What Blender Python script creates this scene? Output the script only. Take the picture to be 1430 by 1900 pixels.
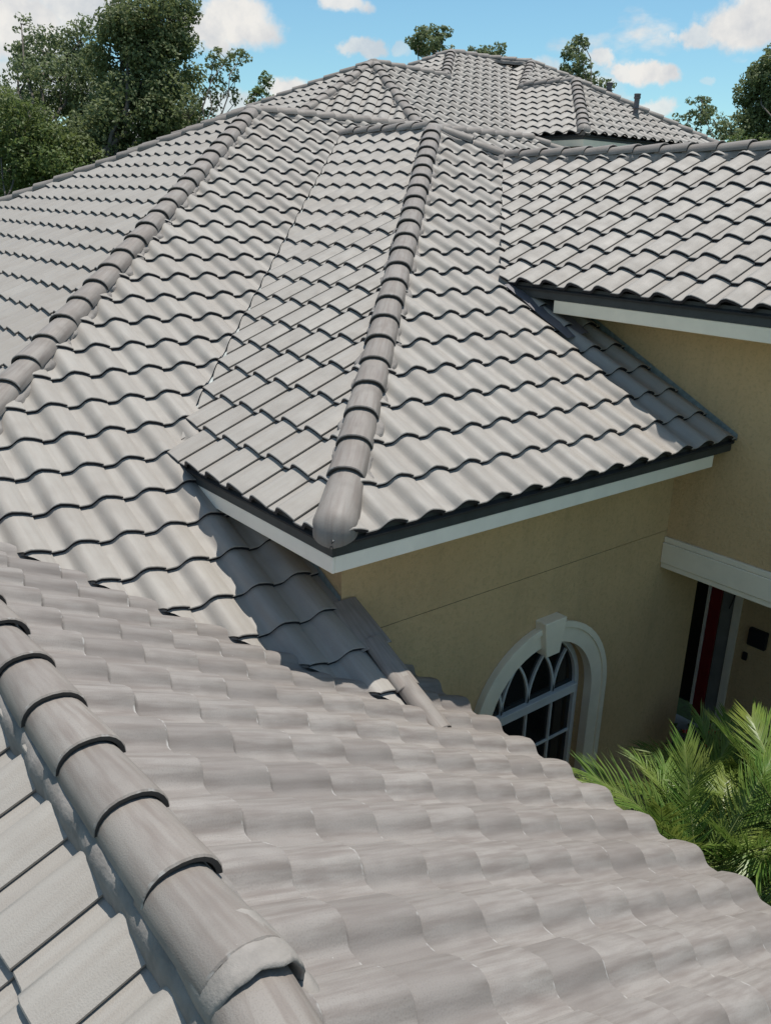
import bpy, bmesh, math, random
from mathutils import Vector, Matrix, noise
random.seed(7)
for o in list(bpy.data.objects): bpy.data.objects.remove(o)
SC = bpy.context.scene
COL = SC.collection
R = math.radians
S = 0.635          # one survey unit (about two tile widths) in metres
CZ = 6.0           # camera height above the ground
SL = 0.4894        # roof pitch (rise over run)

# ------------------------------------------------------------------ camera
RT = Vector((0.779179, -0.626167, 0.028213))
UP = Vector((0.187972, 0.276371, 0.942489))
FW = Vector((0.597952, 0.729064, -0.333044))
FPX = 1613.56
cam = bpy.data.cameras.new('camera')
cam.sensor_fit = 'VERTICAL'; cam.sensor_height = 36.0; cam.lens = FPX * 36 / 1900
cam.clip_start = 0.05; cam.clip_end = 3000
camo = bpy.data.objects.new('camera', cam); COL.objects.link(camo)
m = Matrix((RT, UP, -FW)).transposed().to_4x4(); m.translation = (0, 0, CZ)
camo.matrix_world = m
SC.camera = camo

# ------------------------------------------------------------------ sun and sky
SUN = Vector((0.235, 0.06, 1.0)).normalized()          # towards the sun
sun = bpy.data.lights.new('sun', 'SUN'); sun.energy = 5.0; sun.angle = R(0.5); sun.color = (1, .955, .885)
suno = bpy.data.objects.new('sun', sun); COL.objects.link(suno)
suno.rotation_euler = SUN.to_track_quat('Z', 'Y').to_euler()
suno.location = (0, 0, 40)

def build_world():
    w = bpy.data.worlds.new('World'); SC.world = w; w.use_nodes = True
    nt = w.node_tree; N = nt.nodes; L = nt.links; N.clear()
    def new(t, **k):
        n = N.new(t)
        for a, b in k.items(): setattr(n, a, b)
        return n
    def math_(op, a, b=None):
        n = new('ShaderNodeMath', operation=op)
        for i, v in enumerate((a, b)):
            if v is None: continue
            if hasattr(v, 'is_linked'): L.new(v, n.inputs[i])
            else: n.inputs[i].default_value = v
        return n.outputs[0]
    out = new('ShaderNodeOutputWorld'); bg = new('ShaderNodeBackground')
    sky = new('ShaderNodeTexSky', sky_type='NISHITA', sun_disc=False)
    sky.sun_elevation = math.asin(SUN.z); sky.sun_rotation = math.atan2(SUN.x, SUN.y)
    sky.air_density = 1.0; sky.dust_density = 0.3; sky.ozone_density = 1.3
    bg.inputs['Strength'].default_value = SKYS
    tint = new('ShaderNodeMix', data_type='RGBA', blend_type='MULTIPLY'); tint.inputs['Factor'].default_value = 1
    L.new(sky.outputs[0], tint.inputs['A']); tint.inputs['B'].default_value = (*SKYT, 1)
    tc = new('ShaderNodeTexCoord'); sp = new('ShaderNodeSeparateXYZ'); L.new(tc.outputs['Generated'], sp.inputs[0])
    az = math_('ARCTAN2', sp.outputs[0], sp.outputs[1]); el = math_('ARCSINE', sp.outputs[2])
    cb = new('ShaderNodeCombineXYZ'); L.new(az, cb.inputs[0]); L.new(math_('MULTIPLY', el, 1.9), cb.inputs[1])
    nz = new('ShaderNodeTexNoise'); nz.inputs['Scale'].default_value = 17; nz.inputs['Detail'].default_value = 6; nz.inputs['Roughness'].default_value = .62
    L.new(tc.outputs['Generated'], nz.inputs['Vector'])
    sub = new('ShaderNodeVectorMath', operation='SUBTRACT'); L.new(nz.outputs['Color'], sub.inputs[0]); sub.inputs[1].default_value = (.5, .5, .5)
    sc_ = new('ShaderNodeVectorMath', operation='SCALE'); L.new(sub.outputs[0], sc_.inputs[0]); sc_.inputs['Scale'].default_value = .085
    add = new('ShaderNodeVectorMath', operation='ADD'); L.new(cb.outputs[0], add.inputs[0]); L.new(sc_.outputs[0], add.inputs[1])
    last = None
    for (px, py, r, k) in CLOUDS:
        d = (FW + RT * ((px - 715) / FPX) - UP * ((py - 950) / FPX)).normalized()
        dn = new('ShaderNodeVectorMath', operation='DISTANCE'); L.new(add.outputs[0], dn.inputs[0])
        dn.inputs[1].default_value = (math.atan2(d.x, d.y), math.asin(d.z) * 1.9, 0)
        mr = new('ShaderNodeMapRange', interpolation_type='SMOOTHSTEP')
        mr.inputs['From Min'].default_value = r / FPX * 1.12; mr.inputs['From Max'].default_value = r / FPX * .62; mr.inputs['To Max'].default_value = k
        L.new(dn.outputs['Value'], mr.inputs['Value'])
        last = mr.outputs[0] if last is None else math_('MAXIMUM', last, mr.outputs[0])
    # more cumulus of the same sort over the rest of the sky
    mp = new('ShaderNodeMapping'); mp.inputs['Scale'].default_value = (3.2, 3.2, 7); mp.inputs['Location'].default_value = (4.3, 1.7, 2.2); L.new(tc.outputs['Generated'], mp.inputs['Vector'])
    n2 = new('ShaderNodeTexNoise'); n2.inputs['Scale'].default_value = 1.6; n2.inputs['Detail'].default_value = 6; n2.inputs['Roughness'].default_value = .55
    L.new(mp.outputs[0], n2.inputs['Vector'])
    r2 = new('ShaderNodeMapRange', interpolation_type='SMOOTHSTEP'); r2.inputs['From Min'].default_value = .53; r2.inputs['From Max'].default_value = .63; r2.inputs['To Max'].default_value = .9
    L.new(n2.outputs['Fac'], r2.inputs['Value'])
    fac = math_('MAXIMUM', last, r2.outputs[0])
    cr = new('ShaderNodeValToRGB'); e0, e1 = cr.color_ramp.elements
    e0.position = .36; e0.color = (*[c * CLB for c in (.72, .745, .78)], 1); e1.position = .60; e1.color = (*[c * CLB for c in (1, .98, .94)], 1)
    L.new(nz.outputs['Fac'], cr.inputs['Fac'])
    mix = new('ShaderNodeMix', data_type='RGBA')
    L.new(fac, mix.inputs['Factor']); L.new(tint.outputs['Result'], mix.inputs['A']); L.new(cr.outputs[0], mix.inputs['B'])
    L.new(mix.outputs['Result'], bg.inputs['Color']); L.new(bg.outputs[0], out.inputs['Surface'])
SKYS = 0.12
SKYT = (.78, 1.06, 1.06)
CLB = 7.2
CLOUDS = [(20, 50, 110, 1), (110, 30, 60, .9), (150, 10, 80, .95), (445, 40, 72, 1), (385, 60, 62, 1), (20, 170, 100, .9), (640, 0, 46, .9), (660, 95, 38, .8), (545, 165, 44, 1), (430, 200, 50, .75),
          (1170, 140, 34, .95), (1215, 138, 40, 1), (1118, 115, 36, .9), (1020, 130, 34, .55), (1380, 45, 74, 1), (1290, 60, 34, .85), (1440, 30, 80, 1), (1225, 201, 34, .8), (1318, 147, 18, .35), (735, 85, 28, .45)]
build_world()
SC.view_settings.view_transform = 'Standard'; SC.view_settings.look = 'None'
SC.view_settings.exposure = 0.0; SC.view_settings.gamma = 1.0

try: SC.view_settings.use_curve_mapping = False
except Exception: pass
cy = SC.cycles
cy.max_bounces = 6; cy.diffuse_bounces = 3; cy.glossy_bounces = 2; cy.transmission_bounces = 2; cy.transparent_max_bounces = 4
cy.caustics_reflective = False; cy.caustics_refractive = False

# ------------------------------------------------------------------ helpers
def P(u, v, z=0.0):
    """survey units (u away-left, v away-right, z from the camera) to world metres"""
    return Vector((v * S, u * S, z * S + CZ))
def ray(px, py, dist):
    d = FW + RT * ((px - 715) / FPX) - UP * ((py - 950) / FPX)
    return Vector((0, 0, CZ)) + d * dist
def topx(p):
    q = p - Vector((0, 0, CZ)); d = q.dot(FW)
    if d < .05: return None
    return (715 + FPX * q.dot(RT) / d, 950 - FPX * q.dot(UP) / d, d)
def mkobj(name, me, mat=None, parent=None, smooth=None):
    o = bpy.data.objects.new(name, me); COL.objects.link(o)
    if mat is not None and len(me.materials) == 0: me.materials.append(mat)
    if parent is not None: o.parent = parent
    if smooth is not None:
        me.shade_smooth()
        if smooth < 180: me.set_sharp_from_angle(angle=R(smooth))
    return o
def pyobj(name, vs, fs, mat=None, parent=None, smooth=None):
    me = bpy.data.meshes.new(name); me.from_pydata([tuple(v) for v in vs], [], fs); me.update()
    return mkobj(name, me, mat, parent, smooth)
def bmobj(name, bm, mat=None, parent=None, smooth=None):
    me = bpy.data.meshes.new(name); bm.to_mesh(me); bm.free()
    return mkobj(name, me, mat, parent, smooth)
def thing(name, label, cat, loc=(0, 0, 0), group=None):
    o = bpy.data.objects.new(name, None); COL.objects.link(o); o.location = loc; o.empty_display_size = .2
    o['label'] = label; o['category'] = cat
    if group: o['group'] = group
    return o
def box(bm, lo, hi, M=None):
    vs = [bm.verts.new(Vector((x, y, z)) if M is None else M @ Vector((x, y, z))) for x in (lo[0], hi[0]) for y in (lo[1], hi[1]) for z in (lo[2], hi[2])]
    for f in ((0, 1, 3, 2), (4, 6, 7, 5), (0, 4, 5, 1), (2, 3, 7, 6), (0, 2, 6, 4), (1, 5, 7, 3)): bm.faces.new([vs[i] for i in f])
def boxobj(name, lo, hi, mat, parent=None, bevel=.004):
    bm = bmesh.new(); box(bm, lo, hi)
    if bevel: bmesh.ops.bevel(bm, geom=bm.edges[:], offset=bevel, segments=1, affect='EDGES')
    bmesh.ops.recalc_face_normals(bm, faces=bm.faces[:])
    return bmobj(name, bm, mat, parent)
def tube(bm, pts, rads, n=8, cap=True):
    rings = []
    for i, p in enumerate(pts):
        t = (pts[min(i + 1, len(pts) - 1)] - pts[max(i - 1, 0)]).normalized()
        a = t.cross(Vector((0, 0, 1)));
        if a.length < .05: a = t.cross(Vector((1, 0, 0)))
        a.normalize(); b = t.cross(a)
        rings.append([bm.verts.new(p + (a * math.cos(2 * math.pi * k / n) + b * math.sin(2 * math.pi * k / n)) * rads[i]) for k in range(n)])
    for i in range(len(rings) - 1):
        for k in range(n):
            bm.faces.new((rings[i][k], rings[i][(k + 1) % n], rings[i + 1][(k + 1) % n], rings[i + 1][k]))
    if cap:
        bm.faces.new(rings[-1]); bm.faces.new(rings[0][::-1])

TW = .305; EP = .495 * S; CT = 1 / math.sqrt(1 + SL * SL); ES = EP / CT; TH = .030
# ------------------------------------------------------------------ materials
def newmat(name, rough=.7, spec=.3):
    m = bpy.data.materials.new(name); m.use_nodes = True
    b = m.node_tree.nodes['Principled BSDF']; b.inputs['Roughness'].default_value = rough
    b.inputs['Specular IOR Level'].default_value = spec
    return m, m.node_tree.nodes, m.node_tree.links, b
def nmix(N, L, fac, a, b, mode='MIX'):
    x = N.new('ShaderNodeMix'); x.data_type = 'RGBA'; x.blend_type = mode
    for k, v in (('Factor', fac), ('A', a), ('B', b)):
        if hasattr(v, 'links') or hasattr(v, 'is_linked'): L.new(v, x.inputs[k])
        elif k == 'Factor': x.inputs[k].default_value = v
        else: x.inputs[k].default_value = (*v, 1)
    return x.outputs['Result']
def nmath(N, L, op, a, b=None, clamp=False):
    x = N.new('ShaderNodeMath'); x.operation = op; x.use_clamp = clamp
    for i, v in enumerate((a, b)):
        if v is None: continue
        if hasattr(v, 'is_linked'): L.new(v, x.inputs[i])
        else: x.inputs[i].default_value = v
    return x.outputs[0]
def nrange(N, L, v, a, b, c=0., d=1.):
    x = N.new('ShaderNodeMapRange'); L.new(v, x.inputs['Value'])
    for k, q in (('From Min', a), ('From Max', b), ('To Min', c), ('To Max', d)): x.inputs[k].default_value = q
    return x.outputs[0]
def nnoise(N, L, vec, scale, detail=4, rough=.5, vscale=None):
    x = N.new('ShaderNodeTexNoise'); x.inputs['Scale'].default_value = scale; x.inputs['Detail'].default_value = detail; x.inputs['Roughness'].default_value = rough
    if vscale:
        mp = N.new('ShaderNodeMapping'); mp.inputs['Scale'].default_value = vscale; L.new(vec, mp.inputs['Vector']); vec = mp.outputs[0]
    L.new(vec, x.inputs['Vector'])
    return x.outputs['Fac']
def bump(N, L, b, h, strength=.3, dist=.01):
    x = N.new('ShaderNodeBump'); x.inputs['Strength'].default_value = strength; x.inputs['Distance'].default_value = dist
    L.new(h, x.inputs['Height']); L.new(x.outputs[0], b.inputs['Normal'])

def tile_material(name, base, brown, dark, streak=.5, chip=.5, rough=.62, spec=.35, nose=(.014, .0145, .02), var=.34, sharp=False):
    m, N, L, b = newmat(name, rough, spec)
    at = N.new('ShaderNodeAttribute'); at.attribute_name = 'rnd'
    oi = N.new('ShaderNodeObjectInfo')
    rnd = nmath(N, L, 'FRACT', nmath(N, L, 'ADD', at.outputs['Fac'], oi.outputs['Random']))
    uv = N.new('ShaderNodeUVMap'); uv.uv_map = 'tile'
    off = N.new('ShaderNodeCombineXYZ'); L.new(nmath(N, L, 'MULTIPLY', rnd, 37.), off.inputs[0]); L.new(nmath(N, L, 'MULTIPLY', rnd, 91.), off.inputs[1])
    ad = N.new('ShaderNodeVectorMath'); ad.operation = 'ADD'; L.new(uv.outputs[0], ad.inputs[0]); L.new(off.outputs[0], ad.inputs[1])
    vec = ad.outputs[0]
    geo = N.new('ShaderNodeNewGeometry')
    st = nnoise(N, L, vec, 1, 3 if sharp else 2, .55, (30, 2.8, 1))       # streaks down the tile
    bl = nnoise(N, L, vec, 6, 2, .5)
    big = nnoise(N, L, geo.outputs['Position'], .55, 2, .5)
    fine = nnoise(N, L, vec, 180, 1, .6)
    c = nmix(N, L, nmath(N, L, 'MULTIPLY', nrange(N, L, st, .42, .66), streak), base, brown)
    c = nmix(N, L, nmath(N, L, 'MULTIPLY', nrange(N, L, bl, .5, .72), streak * (.45 if sharp else .6)), c, dark)
    c = nmix(N, L, nmath(N, L, 'MULTIPLY', nrange(N, L, rnd, .0, 1.), var), c, dark)
    c = nmix(N, L, nmath(N, L, 'MULTIPLY', nrange(N, L, big, .45, .7), .30), c, brown)
    c = nmix(N, L, nmath(N, L, 'MULTIPLY', nrange(N, L, fine, .52, .72), .4), c, dark)
    # worn, chipped nose of the tile (paint missing)
    sp = N.new('ShaderNodeSeparateXYZ'); L.new(uv.outputs[0], sp.inputs[0])
    edge = nrange(N, L, sp.outputs[1], .013, .004)
    ch = nnoise(N, L, vec, 17, 2, .65)
    ef = nmath(N, L, 'MULTIPLY', nmath(N, L, 'MULTIPLY', edge, nrange(N, L, ch, .56, .63)), chip, True)
    c = nmix(N, L, ef, c, (.62, .61, .58))
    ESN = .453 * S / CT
    if sharp:      # shadow gap painted along the lap of the tile above, with some grime
        lap_dark = nrange(N, L, sp.outputs[1], ESN - .022, ESN - .004)
        c = nmix(N, L, nmath(N, L, 'MULTIPLY', lap_dark, nrange(N, L, ch, .3, .6)), c, (.07, .062, .056))
    spk = nnoise(N, L, vec, 55, 1, .5)
    c = nmix(N, L, nmath(N, L, 'MULTIPLY', nrange(N, L, spk, .80, .84), .5), c, (.6, .59, .57))
    # nose faces take a dark tone: their shade is painted into the colour
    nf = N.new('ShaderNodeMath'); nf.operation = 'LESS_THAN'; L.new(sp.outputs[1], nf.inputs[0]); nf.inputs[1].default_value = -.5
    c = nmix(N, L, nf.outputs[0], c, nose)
    L.new(c, b.inputs['Base Color'])
    hh = nmath(N, L, 'ADD', nmath(N, L, 'MULTIPLY', fine, .6), nmath(N, L, 'MULTIPLY', bl, 1.2))
    bump(N, L, b, hh, .4, .004)
    L.new(nrange(N, L, bl, .3, .7, rough - .08, rough + .12), b.inputs['Roughness'])
    return m
def plain(name, col, rough=.7, spec=.3, var=.12, scale=6, bscale=60, bstr=.15, metal=0, bd=.004):
    m, N, L, b = newmat(name, rough, spec)
    g = N.new('ShaderNodeNewGeometry')
    n = nnoise(N, L, g.outputs['Position'], scale, 5, .6)
    c = nmix(N, L, nrange(N, L, n, .3, .7), tuple(x * (1 - var) for x in col), tuple(min(1, x * (1 + var)) for x in col))
    L.new(c, b.inputs['Base Color']); b.inputs['Metallic'].default_value = metal
    f = nnoise(N, L, g.outputs['Position'], bscale, 3, .6); bump(N, L, b, f, bstr, bd)
    return m
M = {}
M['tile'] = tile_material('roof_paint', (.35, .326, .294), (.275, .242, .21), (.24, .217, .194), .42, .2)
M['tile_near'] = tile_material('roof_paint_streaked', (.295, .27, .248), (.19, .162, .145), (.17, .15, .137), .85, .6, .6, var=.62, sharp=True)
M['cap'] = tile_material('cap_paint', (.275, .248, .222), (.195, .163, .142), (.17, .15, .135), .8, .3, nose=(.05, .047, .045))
M['mortar'] = plain('mortar', (.235, .215, .198), .85, .2, .25, 9, 45, .5, bd=.008)
M['under'] = plain('underlayment', (.045, .045, .046), .9, .1)
M['flash'] = plain('galvanised_flashing', (.38, .42, .42), .5, .4, .25, 14, 30, .1, 0)
M['white'] = plain('white_fascia_paint', (.92, .86, .74), .5, .4, .05, 5, 90, .06)
M['trim'] = plain('cream_trim_paint', (.88, .80, .64), .55, .35, .05, 5, 120, .15)
M['drip'] = plain('dark_drip_edge', (.045, .05, .05), .55, .35, .2)
M['frame'] = plain('window_frame_paint', (.7, .72, .7), .45, .4, .05)
M['pipe'] = plain('vent_pipe_paint', (.13, .12, .13), .55, .4, .15)
M['dark_metal'] = plain('dark_fixture', (.02, .02, .022), .5, .3)
M['red'] = plain('red_door_paint', (.2, .015, .017), .45, .4, .1)
M['greywall'] = plain('grey_plaster', (.22, .22, .2), .8, .2)

def stucco():
    m, N, L, b = newmat('tan_stucco', .9, .15)
    g = N.new('ShaderNodeNewGeometry')
    n1 = nnoise(N, L, g.outputs['Position'], 1.1, 5, .6); n2 = nnoise(N, L, g.outputs['Position'], 34, 4, .7); n3 = nnoise(N, L, g.outputs['Position'], 9, 3)
    dr_ = nnoise(N, L, g.outputs['Position'], 1, 3, .6, (5, 5, .5))
    c = nmix(N, L, nrange(N, L, n1, .35, .7), (.675, .485, .265), (.59, .42, .228))
    c = nmix(N, L, nmath(N, L, 'MULTIPLY', nrange(N, L, n2, .5, .7), .5), c, (.42, .305, .165))
    c = nmix(N, L, nmath(N, L, 'MULTIPLY', nrange(N, L, n3, .55, .8), .3), c, (.50, .36, .19))
    c = nmix(N, L, nmath(N, L, 'MULTIPLY', nrange(N, L, dr_, .52, .75), .3), c, (.42, .31, .18))
    L.new(c, b.inputs['Base Color']); bump(N, L, b, n2, .8, .015)
    return m
M['stucco'] = stucco()
def glass():
    m, N, L, b = newmat('dark_window_glass', .06, .5)
    b.inputs['Base Color'].default_value = (.012, .013, .013, 1)
    return m
M['glass'] = glass()
def leafmat(name, c1, c2, c3, rough=.5, trans=.45, vary=.6):
    m, N, L, b = newmat(name, rough, .35)
    g = N.new('ShaderNodeNewGeometry')
    n = nnoise(N, L, g.outputs['Position'], vary, 3)
    c = nmix(N, L, g.outputs['Random Per Island'], c1, c2)
    c = nmix(N, L, nrange(N, L, n, .42, .68), c, c3)
    L.new(c, b.inputs['Base Color'])
    tr = N.new('ShaderNodeBsdfTranslucent'); L.new(c, tr.inputs['Color'])
    mx = N.new('ShaderNodeMixShader'); mx.inputs[0].default_value = trans
    out = N['Material Output']; L.new(b.outputs[0], mx.inputs[1]); L.new(tr.outputs[0], mx.inputs[2]); L.new(mx.outputs[0], out.inputs['Surface'])
    return m
M['oak'] = leafmat('oak_leaves', (.14, .18, .07), (.24, .27, .12), (.17, .205, .085), .55)
M['vine'] = leafmat('vine_leaves', (.12, .175, .05), (.19, .24, .08), (.145, .18, .055), .55)
M['fartree'] = leafmat('far_leaves', (.15, .195, .085), (.245, .28, .135), (.165, .205, .1), .55)
M['palm'] = leafmat('palm_leaflets', (.10, .195, .036), (.18, .265, .06), (.22, .265, .06), .36, .32, 2.5)
M['shrub'] = leafmat('shrub_leaves', (.05, .09, .025), (.08, .12, .03), (.05, .08, .025), .5)
M['flower'] = plain('red_petals', (.5, .03, .02), .5)
M['bark'] = plain('grey_bark', (.15, .13, .11), .9, .1, .35, 5, 25, .8, bd=.03)
M['rachis'] = plain('palm_rachis', (.17, .2, .06), .5)
M['ptrunk'] = plain('palm_trunk', (.12, .095, .07), .9, .1, .4, 14, 25, .8, bd=.02)
def ground_mat():
    m, N, L, b = newmat('lawn', .95, .1)
    g = N.new('ShaderNodeNewGeometry')
    n = nnoise(N, L, g.outputs['Position'], .3, 6, .6); n2 = nnoise(N, L, g.outputs['Position'], 20, 4)
    c = nmix(N, L, n, (.045, .075, .022), (.07, .09, .03)); c = nmix(N, L, nrange(N, L, n2, .4, .7), c, (.05, .05, .025))
    L.new(c, b.inputs['Base Color']); bump(N, L, b, n2, .6, .03)
    return m
M['lawn'] = ground_mat()
M['mulch'] = plain('mulch', (.06, .045, .03), .95, .1, .4, 12, 40, .8, bd=.03)
M['paving'] = plain('porch_paving', (.2, .19, .17), .85, .2)

# ------------------------------------------------------------------ ground
g = pyobj('ground', [(-900, -900, 0), (900, -900, 0), (900, 900, 0), (-900, 900, 0)], [(0, 1, 2, 3)], M['lawn']); g['kind'] = 'structure'

# ------------------------------------------------------------------ the house
house = thing('house', 'large tan stucco house under many hips and slopes of grey barrel tile', 'house', (6.0, 6.0, 0))
HINV = Matrix.Translation((-6.0, -6.0, 0))
def hp(o):
    """parent to the house keeping world coordinates"""
    o.parent = house; o.matrix_parent_inverse = HINV
    return o

# ---- tile shapes
def prof(x):
    if x < .08: return 0.
    if x < .165: return BH * .5 * (1 - math.cos(math.pi * (x - .08) / .085)) * .94
    t = (x - .165) / (.317 - .165)
    return BH * (.94 + .06 * math.sin(min(1, t * 3.3) * math.pi)) * math.cos(max(0, t - .12) / .88 * 1.3)
BH = .063
TX = [0, .045, .08, .095, .11, .125, .14, .165, .19, .22, .25, .28, .302, .317]
def tile_bm():
    bm = bmesh.new(); uvl = bm.loops.layers.uv.new('tile')
    rows = [(.0, TH - .0045), (.005, TH), (ES * .5, TH * .5), (ES + .055, -TH * .16)]
    grid = [[bm.verts.new((x, y, prof(x) + dz)) for x in TX] for y, dz in rows]
    bot = [bm.verts.new((x, .004, prof(x) - .002)) for x in TX]
    side = [bm.verts.new((TX[-1] - .002, y, prof(TX[-1]) + dz - .010)) for y, dz in rows]
    n = len(TX)
    for j in range(len(rows) - 1):
        for i in range(n - 1): bm.faces.new((grid[j][i], grid[j][i + 1], grid[j + 1][i + 1], grid[j + 1][i]))
    dark_faces = [bm.faces.new((bot[i], bot[i + 1], grid[0][i + 1], grid[0][i])) for i in range(n - 1)]
    for j in range(len(rows) - 1): bm.faces.new((grid[j][-1], side[j], side[j + 1], grid[j + 1][-1]))
    for f in bm.faces:
        for l in f.loops: l[uvl].uv = (l.vert.co.x, l.vert.co.y)
    for f in dark_faces:
        for l in f.loops: l[uvl].uv = (l.vert.co.x, -1)
    return bm
_t = tile_bm()
TILE_ME = bpy.data.meshes.new('roof_tile'); _t.to_mesh(TILE_ME)
TILE_ME.shade_smooth(); TILE_ME.set_sharp_from_angle(angle=R(38))
TILES = []      # (score, kind, slope object, matrix, bmesh or None, material key)

def seg_rect(p, q, x0, x1, y0, y1):
    dx, dy = q[0] - p[0], q[1] - p[1]; t0, t1 = 0., 1.
    for d, a, lo, hi in ((dx, p[0], x0, x1), (dy, p[1], y0, y1)):
        if abs(d) < 1e-9:
            if a < lo or a > hi: return False
        else:
            ta, tb = (lo - a) / d, (hi - a) / d
            if ta > tb: ta, tb = tb, ta
            t0 = max(t0, ta); t1 = min(t1, tb)
            if t0 > t1: return False
    return True
def inside(poly, x, y):
    c = False; j = len(poly) - 1
    for i in range(len(poly)):
        xi, yi = poly[i]; xj, yj = poly[j]
        if (yi > y) != (yj > y) and x < (xj - xi) * (y - yi) / (yj - yi) + xi: c = not c
        j = i
    return c
def slope(label, nu, o, poly, mat='tile', s=SL, rowmin=None, tiles=True, rowmax=None, EP=EP, zs=1.):
    """nu: upslope plan direction (u,v); o: (u,v,z) a tile corner (left edge, nose line); poly: plan outline [(u,v)..]"""
    n = Vector((nu[1], nu[0], 0)).normalized(); r = Vector((n.y, -n.x, 0))
    ct = 1 / math.sqrt(1 + s * s)
    O = P(*o); yv = (n + Vector((0, 0, s))) * ct; zv = r.cross(yv)
    Mx = Matrix((r, yv, zv)).transposed().to_4x4(); Mx.translation = O
    W = [P(u, v) for u, v in poly]
    loc = [((w - O).xy.dot(r.xy), (w - O).xy.dot(n.xy)) for w in W]
    area = sum(loc[i][0] * loc[(i + 1) % len(loc)][1] - loc[(i + 1) % len(loc)][0] * loc[i][1] for i in range(len(loc)))
    if area < 0: loc = loc[::-1]
    # the deck below the tiles, as a thin slab in world coordinates
    vs = [Mx @ Vector((a, b / ct, -.014)) for a, b in loc] + [Mx @ Vector((a, b / ct, -.034)) for a, b in loc]
    k = len(loc)
    dk = pyobj('roof_slope', vs, [tuple(range(k)), tuple(range(2 * k - 1, k - 1, -1))] + [(i, i + k, (i + 1) % k + k, (i + 1) % k) for i in range(k)], M['under'])
    hp(dk)
    if label: dk['label'] = label
    if not tiles: return Mx
    a0, a1 = min(a for a, b in loc), max(a for a, b in loc); b0, b1 = min(b for a, b in loc), max(b for a, b in loc)
    rnd = random.Random(len(TILES) + 3)
    for j in range(math.floor(b0 / EP), math.ceil(b1 / EP)):
        if rowmin is not None and j < rowmin: continue
        if rowmax is not None and j > rowmax: continue
        for i in range(math.floor(a0 / TW), math.ceil(a1 / TW)):
            x0, x1, y0, y1 = i * TW, (i + 1) * TW, j * EP, (j + 1) * EP
            cuts = [e for e in range(k) if seg_rect(loc[e], loc[(e + 1) % k], x0 + .002, x1 - .002, y0 + .004, y1 - .004)]
            mid = inside(loc, (x0 + x1) / 2, (y0 + y1) / 2)
            if not cuts and not mid: continue
            T = Mx @ Matrix.Translation((x0, y0 / ct, 0)) @ Matrix.Diagonal((1, 1, zs, 1))
            bmc = None
            if cuts:
                def clip(bm_, e, flip=1):
                    (ax, ay), (bx, by) = loc[e], loc[(e + 1) % k]
                    d = Vector((bx - ax, (by - ay) / ct, 0)).normalized(); nn = Vector((d.y, -d.x, 0)) * flip   # outward for ccw
                    bmesh.ops.bisect_plane(bm_, geom=bm_.verts[:] + bm_.edges[:] + bm_.faces[:], plane_co=Vector((ax - x0, (ay - y0) / ct, 0)), plane_no=nn, clear_outer=True)
                conc = None
                for e in cuts:
                    f = (e + 1) % k
                    if f in cuts:
                        (ax, ay), (bx, by), (cx, cy_) = loc[e], loc[f], loc[(f + 1) % k]
                        if (bx - ax) * (cy_ - by) - (by - ay) * (cx - bx) < 0: conc = (e, f)
                bmc = tile_bm()
                if conc is None:
                    for e in cuts: clip(bmc, e)
                else:
                    clip(bmc, conc[0])
                    b2 = tile_bm(); clip(b2, conc[1]); clip(b2, conc[0], -1)
                    tmp = bpy.data.meshes.new('cut'); b2.to_mesh(tmp); b2.free(); bmc.from_mesh(tmp); bpy.data.meshes.remove(tmp)
                    for e in cuts:
                        if e not in conc: clip(bmc, e)
                if sum(f.calc_area() for f in bmc.faces) < .006: bmc.free(); continue
            jit = Matrix.Translation((rnd.uniform(-.002, .002), rnd.uniform(-.004, .004), rnd.uniform(0, .002))) @ Matrix.Rotation(rnd.gauss(0, R(.25)), 4, 'Z')
            c = T @ Vector((TW / 2, ES / 2, .03)); q = topx(c); sc = 0
            if q and 0 <= q[0] <= 1430 and 0 <= q[1] <= 1900:
                sc = abs((T.to_3x3() @ Vector((0, 0, 1))).dot((c - Vector((0, 0, CZ))).normalized())) / q[2] ** 2
                if bmc: sc *= .5
            TILES.append((sc, dk, T if cuts else T @ jit, bmc, mat))
    return Mx

# planes taken from the survey: c = z offset
cM, cT = -7.3722, -8.0
eu, ev, ez = 5.9416, 4.2522, -2.904                # corner of the bay roof's tile eaves
rv, rz = 10.0847, -1.0941
uA = 14.851; kA = uA - eu; vA = ev + kA; zA = ez + SL * kA
uM, vM, vMr = 18.915, 11.2496, 20.568; zM = SL * uM + cM
cL = zM - SL * vM
uw, vwl, vw = 6.786, 4.995, 11.018
vRr = 14.23; uRr = 13.78; zRr = .933
KF = 10.285; aF = .017
fr = (math.cos(aF), math.sin(aF))
vF0 = 1.233; vFe0 = 5.87
def onF(v0, u): return v0 + u * aF
def zFR(u, v): return -5.2211 + SL * (5.8896 - (v - u * aF))
u1 = KF - 0; 
def valF(v): return (KF - v) / (1 - aF)
uJ = (KF - vF0) / (1.0); vJ = onF(vF0, 9.05); uJ = valF(vJ)
zJ = SL * uJ + cM
# main roof, slope facing the camera
MRp = [(uJ, vJ), (valF(5.06), 5.06), (uw, 5.06), (uw, vwl), (vwl + 4.97, vwl), (vA + 4.97, vA), (vA + 4.878 - 4.3, vA + 4.3), (13.0, 19.5), (13.0, vMr + 5.9), (uM, vMr), (uM, vM)]
slope('broad slope of the main roof running down to the valley', (1, 0), (7.21, 2.468, SL * 7.21 + cM), MRp)
# main roof, left slope, which runs on as the near left slope
MLp = [(uM, vM), (uJ, vJ), (1.0, onF(vF0, 1.0)), (1.0, -2.5), (uM + vM + 2.5, -2.5)]
slope('left slope of the main roof running on beside the near ridge', (0, 1), (3.30, .65, SL * .65 + cL), MLp)
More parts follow.
